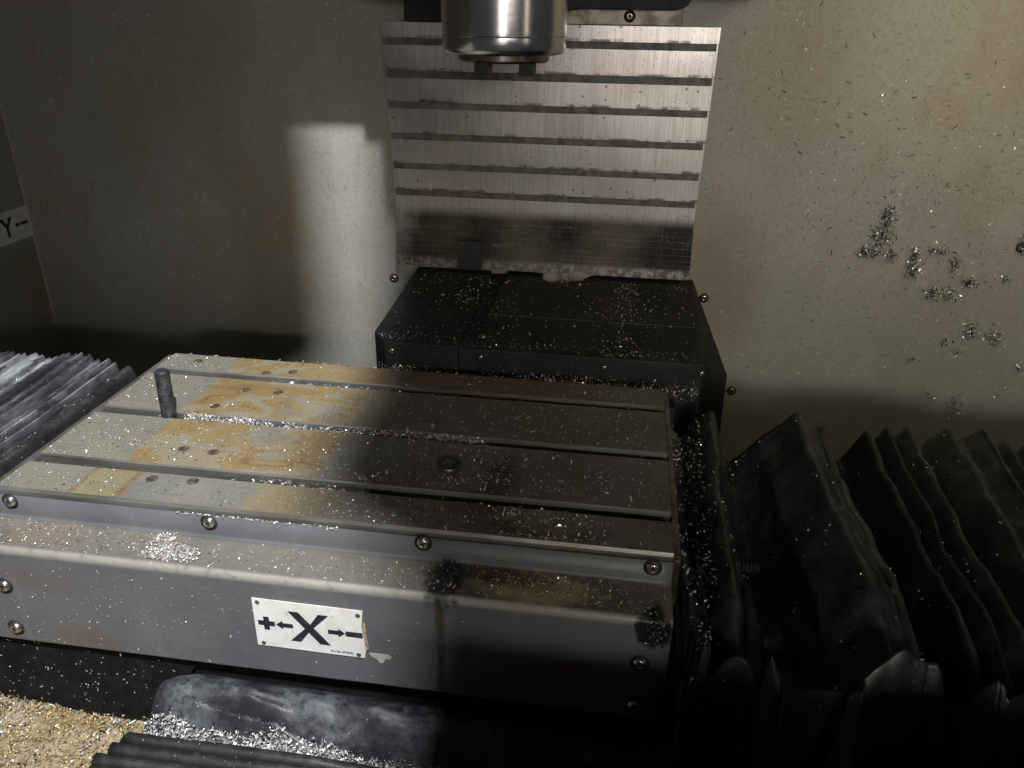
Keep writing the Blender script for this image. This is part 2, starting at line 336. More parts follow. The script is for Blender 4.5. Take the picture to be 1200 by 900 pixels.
def lathe(name, prof, c, mats, parent=None, seg=64, axis='Z', smooth=True, caps=True):
    bm = bmesh.new(); rings = []
    for rr, h in prof:
        ring = []
        for k in range(seg):
            a = 2 * math.pi * k / seg
            p = V((rr * math.cos(a), rr * math.sin(a), h))
            if axis == 'Y': p = V((p.x, p.z, p.y))
            if axis == 'X': p = V((p.z, p.x, p.y))
            ring.append(bm.verts.new(p + V(c)))
        rings.append(ring)
    for a, b_ in zip(rings, rings[1:]):
        for k in range(seg): bm.faces.new((a[k], a[(k + 1) % seg], b_[(k + 1) % seg], b_[k]))
    for ring in (rings[0], rings[-1]) if caps else (): bm.faces.new(ring)
    if not caps: bmesh.ops.remove_doubles(bm, verts=bm.verts, dist=1e-6)
    o = from_bm(bm, name, mats, parent, False)
    if smooth:
        me = o.data
        for p in me.polygons: p.use_smooth = True
        me.update()
        at_ = me.attributes.new('sharp_edge', 'BOOLEAN', 'EDGE')
        bm2 = bmesh.new(); bm2.from_mesh(me); bm2.edges.ensure_lookup_table()
        for e in bm2.edges:
            if len(e.link_faces) == 2 and e.calc_face_angle(0) > math.radians(38): at_.data[e.index].value = True
        bm2.free()
    return o
def grid(name, fn, nu, nv, mats, parent=None, thick=0, smooth=True, u0=0., u1=1.):
    vs_, fs = [], []
    for i in range(nu + 1):
        for j in range(nv + 1): vs_.append(fn(u0 + (u1 - u0) * i / nu, j / nv))
    for i in range(nu):
        for j in range(nv):
            a = i * (nv + 1) + j; fs.append((a, a + nv + 1, a + nv + 2, a + 1))
    me = bpy.data.meshes.new(name); me.from_pydata([tuple(v) for v in vs_], [], fs); me.update()
    o = link(name, me, mats, parent, smooth)
    if thick:
        md = o.modifiers.new('thickness', 'SOLIDIFY'); md.thickness = thick; md.offset = -1
    return o
def thing(name, label, cat, loc, group=None):
    o = bpy.data.objects.new(name, None); col.objects.link(o); o.location = loc; o.empty_display_size = .05
    return tag(o, label, cat, group)
def tag(o, label, cat, group=None):
    o['label'] = label; o['category'] = cat
    if group: o['group'] = group
    return o
def kind(o, k, label=None):
    o['kind'] = k
    if label: o['label'] = label
    return o
def fb(p, sc_=1., off=0.): return mn.fractal(V(p) * sc_ + V((off, off * .7, -off)), 1., 2., 4)

# screw head: domed with a socket, facing -Y at its own origin
def screw_mesh(name, R_=.0065, H=.004):
    bm = bmesh.new(); seg = 20
    prof = [(R_ * 1.45, 0), (R_ * 1.45, -.0006), (R_ * 1.02, -.0008), (R_, -H * .35), (R_ * .82, -H * .85), (R_ * .55, -H), (R_ * .34, -H), (R_ * .30, -H * .45), (.0001, -H * .42)]
    rings = []
    for rr, h in prof: rings.append([bm.verts.new((rr * math.cos(2 * math.pi * k / seg), h, rr * math.sin(2 * math.pi * k / seg))) for k in range(seg)])
    for i, (a, b_) in enumerate(zip(rings, rings[1:])):
        for k in range(seg):
            fc = bm.faces.new((a[k], b_[k], b_[(k + 1) % seg], a[(k + 1) % seg])); fc.smooth = True
            fc.material_index = 1 if i in (6, 7) or i < 2 else 0
    bmesh.ops.recalc_face_normals(bm, faces=bm.faces)
    me = bpy.data.meshes.new(name); bm.to_mesh(me); bm.free()
    me.materials.append(MAT['screw']); me.materials.append(MAT['hole']); return me
SCREW = screw_mesh('screw')
def screw(p, parent, s_=1., up=False):
    o = bpy.data.objects.new('screw', SCREW); col.objects.link(o); o.location = p; o.scale = (s_,) * 3
    o.rotation_euler = (math.radians(-90) if up else 0, random.uniform(0, 6), 0) if not up else (math.radians(-90), 0, 0)
    adopt(o, parent); return o

# chips: bent strips joined into one mesh
def chips(name, P, Nn, size, mats=('chip', 'chip_dull'), prob=(.6, .4), curl=1.6, tilt=.5, label=None, width=.30, parent=None):
    P = np.asarray(P, float); Nn = np.broadcast_to(np.asarray(Nn, float), P.shape); n = len(P)
    if n == 0: return None
    L = rng.uniform(size[0], size[1], n); W = L * rng.uniform(.5, 1.3, n) * width
    rnd = rng.normal(size=(n, 3)); nn = Nn + tilt * rng.normal(size=(n, 3)) * .6; nn /= np.linalg.norm(nn, axis=1)[:, None]
    t = np.cross(nn, rnd); t /= np.linalg.norm(t, axis=1)[:, None]; b = np.cross(nn, t)
    ang = rng.uniform(.2, curl, n) ; S = 4
    verts = np.zeros((n, S * 2, 3))
    for k in range(S):
        q = (k / (S - 1) - .5)
        th = q * ang * 2
        a = np.sin(th) / (ang * 2) * L; h = (1 - np.cos(th)) / (ang * 2) * L
        cpos = P + t * a[:, None] + nn * (.35 * W * 0 + h)[:, None] + Nn * .0006
        verts[:, 2 * k] = cpos + b * (W / 2)[:, None]; verts[:, 2 * k + 1] = cpos - b * (W / 2)[:, None]
    base = (np.arange(n) * S * 2)[:, None, None]
    q = np.array([[2 * k, 2 * k + 1, 2 * k + 3, 2 * k + 2] for k in range(S - 1)])[None]
    faces = (base + q).reshape(-1, 4)
    me = bpy.data.meshes.new(name)
    me.vertices.add(n * S * 2); me.vertices.foreach_set('co', verts.reshape(-1))
    me.loops.add(faces.size); me.loops.foreach_set('vertex_index', faces.reshape(-1).astype(np.int32))
    me.polygons.add(len(faces)); me.polygons.foreach_set('loop_start', np.arange(0, faces.size, 4, dtype=np.int32))
    me.polygons.foreach_set('loop_total', np.full(len(faces), 4, np.int32))
    mi = np.repeat(rng.choice(len(mats), n, p=prob), S - 1).astype(np.int32)
    o = link(name, me, list(mats), parent)
    me.polygons.foreach_set('material_index', mi); me.update(); me.validate()
    kind(o, 'stuff', label)
    if parent is None: o['category'] = 'metal chips'
    return o

# ================================================================ SETTING
YW = .74; XL = -1.23
wall = kind(from_bm(box_bm((XL - .02, YW, -.55), (1.15, YW + .02, 1.14)), 'wall_back', 'wall'), 'structure')
wl = kind(from_bm(box_bm((XL - .02, -.45, -.55), (XL, YW - .001, 1.14)), 'wall_left', 'wall'), 'structure')
floor = kind(from_bm(box_bm((XL, -.45, -.36), (1.15, YW, -.34)), 'floor', 'black'), 'structure')
# added unseen sheet overhead, its hole shaped to throw the daylight patches
RZ = 1.15
def roofpt(p):
    dd = KEYPOS - V(p); return V(p) + dd * ((RZ - p[2]) / dd.z)
hole = [roofpt(p) for p in ((-.27, -.5, -.2), (-.25, -.05, -.05), (-.37, .03, 0), (-.41, .12, 0), (-.41, .30, 0), (-.44, .42, 0), (-.52, YW, -.12), (-.52, YW, .36), (-.645, YW, .36), (-.632, YW, -.17), (-.80, .47, -.05), (-1.3, .40, -.05), (-1.6, -.5, -.2))]
bm = bmesh.new()
outer = [V((XL, -1.75, RZ)), V((1.15, -1.75, RZ)), V((1.15, YW, RZ)), V((XL, YW, RZ))]
hp = [V((min(max(p.x, XL + .01), 1.1), max(p.y, -1.74), RZ)) for p in hole]
ho = [bm.verts.new(p) for p in hp]; oo = [bm.verts.new(p) for p in outer]
for L_ in (ho, oo):
    for i in range(len(L_)): bm.edges.new((L_[i], L_[(i + 1) % len(L_)]))
bmesh.ops.triangle_fill(bm, use_beauty=True, edges=bm.edges[:])
def inside(p, poly):
    c_ = False
    for i in range(len(poly)):
        a, b_ = poly[i], poly[i - 1]
        if (a.y > p.y) != (b_.y > p.y) and p.x < (b_.x - a.x) * (p.y - a.y) / (b_.y - a.y) + a.x: c_ = not c_
    return c_
for fc in list(bm.faces):
    if inside(fc.calc_center_median(), hp): bm.faces.remove(fc)
roof = kind(from_bm(bm, 'gobo_roof', 'black'), 'structure')
md = roof.modifiers.new('thickness', 'SOLIDIFY'); md.thickness = .004
blocker = kind(from_bm(box_bm((-.26, -.45, -.36), (1.15, -.42, .06), .004), 'shadow_block', 'black'), 'structure')  # added unseen block, sized to throw the shadow edge on the front cover
kind(from_bm(box_bm((.16, -.4495, .0605), (1.15, -.4205, .086), .003), 'shadow_rail', 'black'), 'structure')  # added on top to keep light off the front of the right bellows

# caulked corner seam of the left wall
seam = from_bm(box_bm((XL + .001, YW - .004, -.34), (XL + .004, YW - .0012, 1.1)), 'seam', 'placard2', wl)
for u, v in ((825, 349), (857, 458), (462, 326), (1197, 290)):
    screw(at(u, v, 1, YW), wall, .95)
# Y axis placard on the left wall
def ltr(name, polys, origin, ex, ey, en, mats, parent, h=.0006):
    bm = bmesh.new()
    for poly in polys:
        A = [bm.verts.new(origin + ex * a + ey * b_ + en * 0.0001) for a, b_ in poly]
        B = [bm.verts.new(origin + ex * a + ey * b_ + en * h) for a, b_ in poly]
        bm.faces.new(B); n = len(poly)
        for i in range(n): bm.faces.new((A[i], A[(i + 1) % n], B[(i + 1) % n], B[i]))
    return from_bm(bm, name, mats, parent)
c0 = at(31, 240, 0, XL); c1 = at(34, 277, 0, XL); c2 = at(0, 247, 0, XL)
ey_ = V((0, 0, 1)); ex_ = V((0, 1, 0)); en_ = V((1, 0, 0))
PH = c0.z - c1.z; py1 = c0.y
yp = tag(from_bm(box_bm((XL + .0005, py1 - .13, c1.z), (XL + .002, py1, c0.z), .0004), 'axis_placard', 'placard'), 'dirty white placard with a letter Y and arrow on the side wall', 'placard')
o0 = V((XL + .002, py1 - .065, (c0.z + c1.z) / 2)); g = PH / .064
S_ = lambda L_: [[(a * g, b_ * g) for a, b_ in p] for p in L_]
ltr('letter', S_([[(-.018, .02), (-.009, .02), (.002, .004), (-.0035, -.001)], [(.018, .02), (.009, .02), (-.0035, -.001), (.0035, -.001)], [(-.0035, -.001), (.0035, -.001), (.0035, -.02), (-.0035, -.02)]]), o0, ex_, ey_, en_, 'ink', yp)
ARROW = [[(-.009, 0), (-.002, .0055), (-.002, -.0055)], [(-.002, .0026), (.009, .0026), (.009, -.0026), (-.002, -.0026)]]
fl = lambda L_: [[(-a, b_) for a, b_ in reversed(p)] for p in L_]
sh = lambda L_, dx, dy=0: [[(a + dx, b_ + dy) for a, b_ in p] for p in L_]
BARR = [[(-.009, .0032), (.009, .0032), (.009, -.0032), (-.009, -.0032)]]
PLUS = [[(-.009, .003), (-.003, .003), (-.003, .0085), (.003, .0085), (.003, .003), (.009, .003), (.009, -.003), (.003, -.003), (.003, -.0085), (-.003, -.0085), (-.003, -.003), (-.009, -.003)]]
ltr('arrow', S_(sh(ARROW, .030)), o0, ex_, ey_, en_, 'ink', yp)
ltr('minus_sign', S_(sh(BARR, .050)), o0, ex_, ey_, en_, 'ink', yp)
ltr('arrow', S_(sh(fl(ARROW), -.030)), o0, ex_, ey_, en_, 'ink', yp)
ltr('plus_sign', S_(sh(PLUS, -.050)), o0, ex_, ey_, en_, 'ink', yp)

# ================================================================ TABLE
TL, TD = .735, .377
S3, S2, S1 = .064, .189, .314
table = thing('machine_table', 'long steel milling table with three slots, rust stains and grey front cover', 'machine table', (-.37, .19, -.17))
def tprof():
    p = [(0, -.09), (0, -.0035), (.0022, 0)]
    for sc_ in (S3, S2, S1):
        w_ = .008; k = .0018
        p += [(sc_ - w_ - k, 0), (sc_ - w_, -k), (sc_ - w_, -.018), (sc_ - .015, -.018), (sc_ - .015, -.030), (sc_ + .015, -.030), (sc_ + .015, -.018), (sc_ + w_, -.018), (sc_ + w_, -k), (sc_ + w_ + k, 0)]
    return p + [(TD - .002, 0), (TD, -.002), (TD, -.09)]
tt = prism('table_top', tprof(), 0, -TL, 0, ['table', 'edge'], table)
for p in tt.data.polygons:
    if abs(p.normal.z) < .95 and p.area < .2: p.material_index = 1
box('end_strip', (-TL - .012, -.03, -.05), (-TL - .0005, TD, -.004), 'edge', table, .001)
box('end_strip', (.0005, -.004, -.06), (.007, TD, -.004), 'darksteel', table, .001)
for u, v in ((178, 561), (226, 564), (252, 476), (288, 457), (326, 460), (312, 437), (343, 436), (232, 423), (250, 541 - 11), (215, 526)):
    p = at(u, v, 2, 0)
    lathe('plugged_hole', [(.0068, -.004), (.0068, .0002), (.0060, .00035), (.0001, .0003)], p, 'plug', table, 20)
# front cover sheet: flange, ledge, bend, face, lip
def arc(cx, cz, r_, a0, a1, n_=5): return [(cx + r_ * math.cos(math.radians(a0 + (a1 - a0) * i / n_)), cz + r_ * math.sin(math.radians(a0 + (a1 - a0) * i / n_))) for i in range(n_ + 1)]
prof = [(-.004, -.0075)] + arc(-.0075, -.0305, .0035, 0, -90, 4) + arc(-.050, -.0415, .0062, 85, 180, 6) + [(-.0562, -.160)] + arc(-.0542, -.162, .002, 180, 250, 3) + [(-.046, -.170), (-.020, -.170)]
inner = []
bm = bmesh.new()
X0, X1 = -.765, .0005; NX = 60
rows = []
for i in range(NX + 1):
    xx = X0 + (X1 - X0) * i / NX
    row = []
    for (yy, zz) in prof:
        w1 = .0007 * fb((xx * 6, yy * 8, zz * 8), 1.) if zz < -.05 else 0
        row.append(bm.verts.new((xx, yy + w1, zz + .0006 * mn.noise(V((xx * 5, 0, 2))))))
    rows.append(row)
for a, b_ in zip(rows, rows[1:]):
    for j in range(len(prof) - 1): bm.faces.new((a[j], b_[j], b_[j + 1], a[j + 1]))
fc_ = from_bm(bm, 'front_cover', 'cover', table, True)
md = fc_.modifiers.new('thickness', 'SOLIDIFY'); md.thickness = .0025; md.offset = -1
box('cover_end', (-.001, -.0535, -.162), (.0012, -.006, -.037), 'cover', table, .0005)
for u, v in ((12, 587), (245, 612), (496, 636), (765, 665)): screw(at(u, v, 1, -.0042), fc_, 1.)
for u, v in ((5, 686), (19, 735), (750, 777), (743, 827)): screw(at(u, v, 1, -.0566), fc_, 1.05)
# X axis placard
PW, PHt = .118, .0625
po = V((-.3605, -.0568, -.0948))
exx = V((1, 0, -.008)).normalized(); eyy = V((.012, 0, 1)).normalized(); enn = V((0, -1, 0))
pl = ltr('axis_placard', [[(-PW / 2, -PHt / 2), (PW / 2 - .002, -PHt / 2), (PW / 2, -.02), (PW / 2 - .0015, -.005), (PW / 2 - .003, .012), (PW / 2 - .001, PHt / 2), (-PW / 2, PHt / 2)]], po, exx, eyy, enn, 'placard', table, .0009)
q0 = po + enn * .0009
ltr('plus_sign', sh(PLUS, -.046), q0, exx, eyy, enn, 'ink', pl, .0004)
ltr('arrow', sh(ARROW, -.0265), q0, exx, eyy, enn, 'ink', pl, .0004)
K = 1.
ltr('letter', [[(-.0215, .0195), (-.0105, .0195), (.0215, -.0195), (.0105, -.0195)][::-1], [(.0105, .0195), (.0215, .0195), (.0045, .001), (.001, .0045)][::-1] , [(-.0045, -.001), (-.0005, -.005), (-.0105, -.0195), (-.0215, -.0195)][::-1]], q0, exx, eyy, enn, 'ink', pl, .0004)
ltr('arrow', sh(fl(ARROW), .029, -.001), q0, exx, eyy, enn, 'ink', pl, .0004)
ltr('minus_sign', sh(BARR, .0475, -.001), q0, exx, eyy, enn, 'ink', pl, .0004)
ltr('rust_edge', [[(PW / 2 - .003, .012), (PW / 2 - .0012, -.006), (PW / 2 + .0002, -.02), (PW / 2 + .003, -.018), (PW / 2 + .0015, -.004), (PW / 2 + .0012, .01), (PW / 2, .02)]], po, exx, eyy, enn, 'rust', pl, .0011)
for a, b_ in ((-.052, -.027), (.053, .0255), (.051, -.027), (-.053, .027)):
    lathe('rivet', [(.0026, 0), (.0024, -.0009), (.0013, -.0014), (.0001, -.0015)], q0 + exx * a + eyy * b_, 'screw', pl, 12, 'Y')
fnt = bpy.data.curves.new('part_number', 'FONT'); fnt.body = 'Part No. 29-0009C'; fnt.size = .0032; fnt.extrude = .00015
tmp = bpy.data.objects.new('part_number', fnt); col.objects.link(tmp)
dg = bpy.context.evaluated_depsgraph_get(); me = bpy.data.meshes.new_from_object(tmp.evaluated_get(dg)); bpy.data.objects.remove(tmp)
ft = link('part_number', me, 'ink'); ft.location = q0 + exx * .021 + eyy * (-.0275) + enn * .0003; ft.rotation_euler = (math.radians(90), 0, 0)
wlp = ft.location.copy(); ft.parent = pl; ft.location = wlp - world_loc(pl)
# torn remnant of a second label
p = at(445, 770, 1, -.0566)
ltr('label_scrap', [[(-.011, .004), (.009, .005), (.013, .002), (.010, -.002), (.006, -.001), (.004, -.007), (.0, -.008), (-.003, -.003), (-.009, .0)]], p, V((1, 0, -.02)), V((0, 0, 1)), enn, 'placard2', table, .0006)

# threaded stud standing in the middle slot
sb = at(198.5, 488, 2, -.002); st = at(189, 434, 1, sb.y); ax_ = (st - sb); SLn = ax_.length; ax_.normalize()
sp_ = []
base = sb - ax_ * .026; H_ = SLn + .026; pitch = .0025; R_ = .0092
bm = bmesh.new(); seg = 24; turns = int(H_ / pitch); rows = []
prof_ = [(0.0, 0.)]
k = 0; hh = 0
ringdef = []
while hh < H_ - .003:
    ringdef += [(R_, hh), (R_, hh + .0008), (R_ - .0013, hh + .0015), (R_ - .0013, hh + .0019)]; hh += pitch
ringdef += [(R_, hh), (R_, H_ - .0018), (R_ - .0022, H_), (.0001, H_)]
quat = ax_.to_track_quat('Z', 'Y'); rows = []
for rr, h in ringdef:
    rows.append([bm.verts.new(base + quat @ V((rr * math.cos(2 * math.pi * k / seg), rr * math.sin(2 * math.pi * k / seg), h + .0025 * (k / seg - .5) * (1 if h < H_ - .004 else 0)))) for k in range(seg)])
for a, b_ in zip(rows, rows[1:]):
    for k in range(seg): bm.faces.new((a[k], a[(k + 1) % seg], b_[(k + 1) % seg], b_[k]))
bm.faces.new(rows[0])
tag(from_bm(bm, 'threaded_stud', 'stud'), 'dark threaded steel stud standing upright in a table slot', 'stud')
# washer on the table
p = at(527, 546, 2, .0003)
tag(lathe('washer', [(.0085, 0), (.0150, 0), (.0154, .0014), (.0146, .0034), (.0098, .0034), (.0085, .0022), (.0085, 0)], p, 'stud', None, 36, caps=False), 'dark round washer lying flat on the steel table', 'washer')

# ================================================================ SADDLE under and behind the table
sad = thing('saddle_cover', 'oily black sheet metal cover strewn with chips behind the table', 'machine cover', (-.2, .56, -.34))
YF = .42
zf = (at(432, 400, 1, YF).z + at(825, 425, 1, YF).z) / 2; xl = at(432, 400, 1, YF).x; xr = at(825, 425, 1, YF).x
xa = at(536, 404, 1, YF).x; xb = at(560, 406, 1, YF).x
ZB = .049
def slab(name, pts2, ztop, zbot, mats=None):
    """plan polygon (x,y) with top heights"""
    bm = bmesh.new(); A = [bm.verts.new((x_, y_, ztop(x_, y_))) for x_, y_ in pts2]; B = [bm.verts.new((x_, y_, zbot)) for x_, y_ in pts2]
    bm.faces.new(A); bm.faces.new(B[::-1]); n = len(pts2)
    for i in range(n): bm.faces.new((A[i], A[(i + 1) % n], B[(i + 1) % n], B[i]))
    bmesh.ops.recalc_face_normals(bm, faces=bm.faces); bev(bm, .002, 2)
    return from_bm(bm, name, 'black', sad)
top = lambda x_, y_: zf + (ZB - zf) * min(max((y_ - YF) / (.72 - YF), 0), 1)
slab('cover_panel', [(xl, YF + .03), (xl + .024, YF), (xa, YF), (xa, .725), (xl, .725)], top, -.12)
slab('channel', [(xa + .0005, YF + .003), (xb - .0005, YF + .003), (xb - .0005, .725), (xa + .0005, .725)], lambda a, b_: top(a, b_) - .005, -.12)
yfold = at(690, 374, 2, ZB).y
slab('cover_panel', [(xb, YF), (xr, YF), (xr, yfold), (xb, yfold)], lambda a, b_: zf - .002 if b_ < YF + .01 else ZB - .003, -.12)
xn0, xn1, xn2 = at(637, 325, 2, ZB).x, at(652, 325, 2, ZB).x, at(688, 325, 2, ZB).x
slab('cover_panel', [(xb, yfold + .0005), (xr, yfold + .0005), (xr, .725), (xn2 + .004, .725), (xn2, .688), (xn2 - .02, .676), (xn1 + .012, .676), (xn1 + .003, .664), (xn1 - .006, .676), (xn0, .690), (xn0 - .003, .725), (xb, .725)], lambda a, b_: ZB - .002 if b_ < .6 else ZB + .001, -.12)
bp = [at(u, v, 1, .734) for u, v in ((790, 322), (812, 329), (852, 440), (845, 492), (838, 560), (600, 560), (600, 322))]
prism('back_plate', [(p.x, p.z) for p in bp], 1, .731, .737, 'black', sad, .001)
box('saddle_body', (-.47, .005, -.33), (-.01, .415, -.10), 'black', sad, .004)
box('rear_ledge', (-.44, .379, -.33), (.02, YF - .001, -.030), 'black', sad, .003)
for u, v in ((459, 411), (563, 419), (708, 431), (822, 438)): screw(at(u, v, 1, YF - .0003), sad, .62)
for u, v in ((565, 395), (712, 401)): 
    p = at(u, v, 2, zf + .006); screw(p, sad, .8, True)

# ================================================================ COLUMN WAY COVER
wc = thing('column_way_cover', 'stepped steel telescopic way cover of brushed panels behind the spindle', 'way cover', (-.22, .72, .06))
YP = .700; step = .0035
xL0, xR0 = at(446, 25, 1, YP).x, at(845, 33.5, 1, YP).x
ztop_ = zrow(60, 78, YP)
for i in range(7):
    yp_ = YP + step * i
    zhi = ztop_ if i == 0 else zrow(bands[i - 1][1], bands[i - 1][3], yp_) + .012
    if i < 6: zlo = zrow(bands[i][0], bands[i][2], yp_); zw = zrow(bands[i][1], bands[i][3], yp_) - .002
    else: zlo = zrow(640, 668, yp_)
    ins = .0008 * i
    bm = box_bm((xL0 + ins, yp_, zlo), (xR0 - ins, yp_ + .0025, zhi))
    bmesh.ops.subdivide_edges(bm, edges=[e for e in bm.edges if abs(e.verts[0].co.x - e.verts[1].co.x) > .1], cuts=24, use_grid_fill=True)
    for v in bm.verts: v.co.y += .0009 * mn.noise(V((v.co.x * 7, i * 3.3, v.co.z * 4)))
    from_bm(bm, 'panel', 'panel', wc)
    if i < 6: box('wiper', (xL0 + ins + .002, yp_ + .0006, zw), (xR0 - ins - .003, yp_ + .0034, zlo - .0004), 'wiper', wc, .0008)
# nested lips at the foot
zb = zrow(745, 787, .722); lips = [(622, 650), (640, 668), (655, 684), (672, 702), (690, 722), (704, 738), (716, 753), (745, 787)]
for i in range(7):
    y_ = YP + step * 7 - .0022 * i - .002
    box('lip', (xL0 + .004, y_, zrow(*lips[i + 1], y_)), (xR0 - .004, y_ + .002, zrow(*lips[i], y_) + .004), 'panel', wc, .0006)
p0, p1 = at(537, 281, 1, .709), at(565, 316, 1, .709)
box('rubber_tab', (p0.x, .702, p1.z), (p1.x, .706, p0.z), 'rubber', wc, .001)
tb = [at(u, v, 1, .716) for u, v in ((630, 318), (694, 320), (694, 345), (630, 345))]
prism('foot_tab', [(p.x, p.z) for p in tb], 1, .7262, .729, 'tan', wc, .0005)

# ================================================================ SPINDLE HEAD
SX = (at(520, 40, 1, .38).x + at(663, 40, 1, .38).x) / 2; SY = .38
SR = (at(663, 40, 1, .38).x - at(520, 40, 1, .38).x) / 2 * 1.01
yf_ = SY - SR * .5
z1 = at(592, 66, 1, SY - SR).z; zg = at(592, 44, 1, SY - SR).z
head = thing('spindle_head', 'polished steel spindle nose with two drive keys hanging from the head', 'spindle', (SX, SY, z1 - .025))
lathe('spindle_housing', [(SR * .60, z1), (SR * .945, z1), (SR * .972, z1 + .0015), (SR * .995, z1 + .006), (SR * .995, zg - .0008), (SR * .982, zg), (SR * .995, zg + .0008), (SR, zg + .006), (SR, .625)], (SX, SY, 0), 'spindle', head, 128)
lathe('nose_ring', [(SR * .40, z1 - .0095), (SR * .70, z1 - .0095), (SR * .745, z1 - .007), (SR * .75, z1 + .001)], (SX, SY, 0), 'bronze', head, 96)
for u in (566, 618):
    xk = at(u, 78, 1, SY - .04).x
    box('drive_key', (xk - .0085, SY - .052, z1 - .022), (xk + .0085, SY - .022, z1 - .0085), 'black', head, .0012)
box('head_body', (SX - .095, .29, .62), (SX + .11, .52, 1.05), 'black', head, .01, 3)
box('head_saddle', (-.66, .52, .517), (.12, .735, 1.05), 'black', head, .004, 3)
box('shadow_step', (-.437, .505, .5085), (-.33, .519, .60), 'black', head, .004)  # unseen step added to notch the head's shadow on the wall
pts = arc(at(803, 10, 1, .69).x, .486, .012, -90, 0, 6)
xq = at(474, 20, 1, .69).x
zq = at(740, 10, 1, .69).z
guard = [(xq, .62), (xq, at(474, 24, 1, .69).z)] + [(SX - .06, at(474, 24, 1, .69).z), (SX + .07, at(665, 10, 1, .69).z)] + [(at(795, 10, 1, .69).x, at(795, 12, 1, .69).z), (at(806, 10, 1, .69).x, at(806, 7, 1, .69).z), (at(812, 0, 1, .69).x, at(812, -4, 1, .69).z), (at(812, 0, 1, .69).x, .62)]
prism('guard', guard, 1, .686, .712, 'black', head, .002)
zt0, zt1 = at(730, 26, 1, .705).z, at(730, 11, 1, .705).z
box('clamp_strip', (at(660, 20, 1, .705).x, .704, ztop_ + .001), (at(800, 20, 1, .705).x, .72, zt1 + .004), 'tan', head, .001)
screw(at(738, 19, 1, .7035), head, .95)

# ================================================================ BELLOWS
def keyed(keys, x):
    for (a, za), (b_, zb_) in zip(keys, keys[1:]):
        if x <= b_:
            t = (x - a) / max(b_ - a, 1e-6); t = min(max(t, 0), 1)
            return za + (zb_ - za) * t
    return keys[-1][1]
def rx(u, v): return at(u, v, 2, -.005).x
RK = [(.0075, -.030), (.028, -.058), (.050, -.012), (.064, -.004), (.094, -.085), (rx(934, 486), .000), (rx(965, 497), -.022), (rx(978, 503), -.018), (rx(1000, 510), -.075), (rx(1019, 488), -.002),
      (rx(1030, 512), -.045), (rx(1041, 491), -.002), (rx(1052, 512), -.04), (rx(1066, 492), -.002), (rx(1088, 520), -.06), (rx(1110, 494), .0), (rx(1130, 505), -.028), (rx(1148, 493), .0), (rx(1162, 515), -.045), (rx(1178, 498), -.004), (rx(1190, 515), -.05), (rx(1206, 498), -.002)]
xx = RK[-1][0]
for k in range(9): RK += [(xx + .022, -.05), (xx + .044, -.002 - .006 * (k % 2))]; xx += .044
def rbel(x, t):
    """t 0 front skirt .. 1 back skirt; arc length over the roof of the bellows"""
    yb, yf2 = .338 + .006 * math.sin(x * 40), -.105 - .02 * math.sin(x * 23)
    if x < .14: yf2 = -.09 + .03 * math.sin(x * 30)
    if t < .22: k = t / .22; y_ = yf2 - .045 * (1 - k); drop = -.20 * (1 - k) ** 1.25 * (1 + .15 * math.sin(x * 31))
    elif t > .90: k = (t - .90) / .10; y_ = yb + .012 * k; drop = -.16 * k
    else: k = (t - .22) / .68; y_ = yf2 + (yb - yf2) * k; drop = -.010 * math.sin(math.pi * k) - .03 * max(0, .18 - k) / .18
    h = sum(keyed(RK, x + q) for q in (-.004, -.002, 0, .002, .004)) / 5
    if x < .012: h = keyed(RK, x)
    if t < .30: h *= 1 - .45 * min(1, (.30 - t) / .2)
    yy = (y_ - yf2) / (yb - yf2)
    if x < .13:     # slack first pleat: sags towards the front, deep pocket behind it
        h = h * (1 + .5 * math.exp(-((yy - .45) / .25) ** 2)) if h < -.04 else h - .055 * (1 - min(max(yy, 0), 1)) ** 1.2
    drift = .022 * (1 - yy) * (1 if x > .1 else .35) * math.sin(x * 9 + .8)
    wr = .007 * fb((x * 9, y_ * 5, 1.5)) + .0035 * fb((x * 30, y_ * 12, 4.)) - .005 * abs(mn.noise(V((x * 26 + y_ * 9, y_ * 15 - x * 8, 2.)))) + .0012 * fb((x * 70, y_ * 60, 9.))
    sx_ = .006 * fb((x * 4 + 3, y_ * 4, 7.)) + .003 * fb((x * 12, y_ * 18, 2.))
    return V((x + drift + sx_ * (1 if x > .03 else 0), y_ + .004 * fb((x * 12, t * 6, 3.)), h + drop + wr))
bel = thing('rubber_bellows', 'black pleated rubber bellows sagging at the right end of the table', 'bellows', (.3, .1, -.34))
vall = [k for k in range(len(RK)) if k == 0 or k == len(RK) - 1 or (RK[k][1] < RK[k - 1][1] and RK[k][1] <= RK[k + 1][1])]
for a, b_ in zip(vall, vall[1:]):
    xa_, xb_ = RK[a][0], RK[b_][0]; wd = xb_ - xa_
    grid('pleat', rbel, max(10, int(wd / .0028)), 110, 'rubber', bel, .0035, True, xa_, xb_)
# ball screw end and its block glimpsed in the slack pocket
p = at(880, 664, 2, -.085)
lathe('screw_end', [(.0001, -.02)] + [q for i in range(7) for q in ((.0055, -.02 + .0042 * i), (.0072, -.0185 + .0042 * i), (.0072, -.0175 + .0042 * i))] + [(.0001, .0095)], p, 'black', bel, 24, 'X')

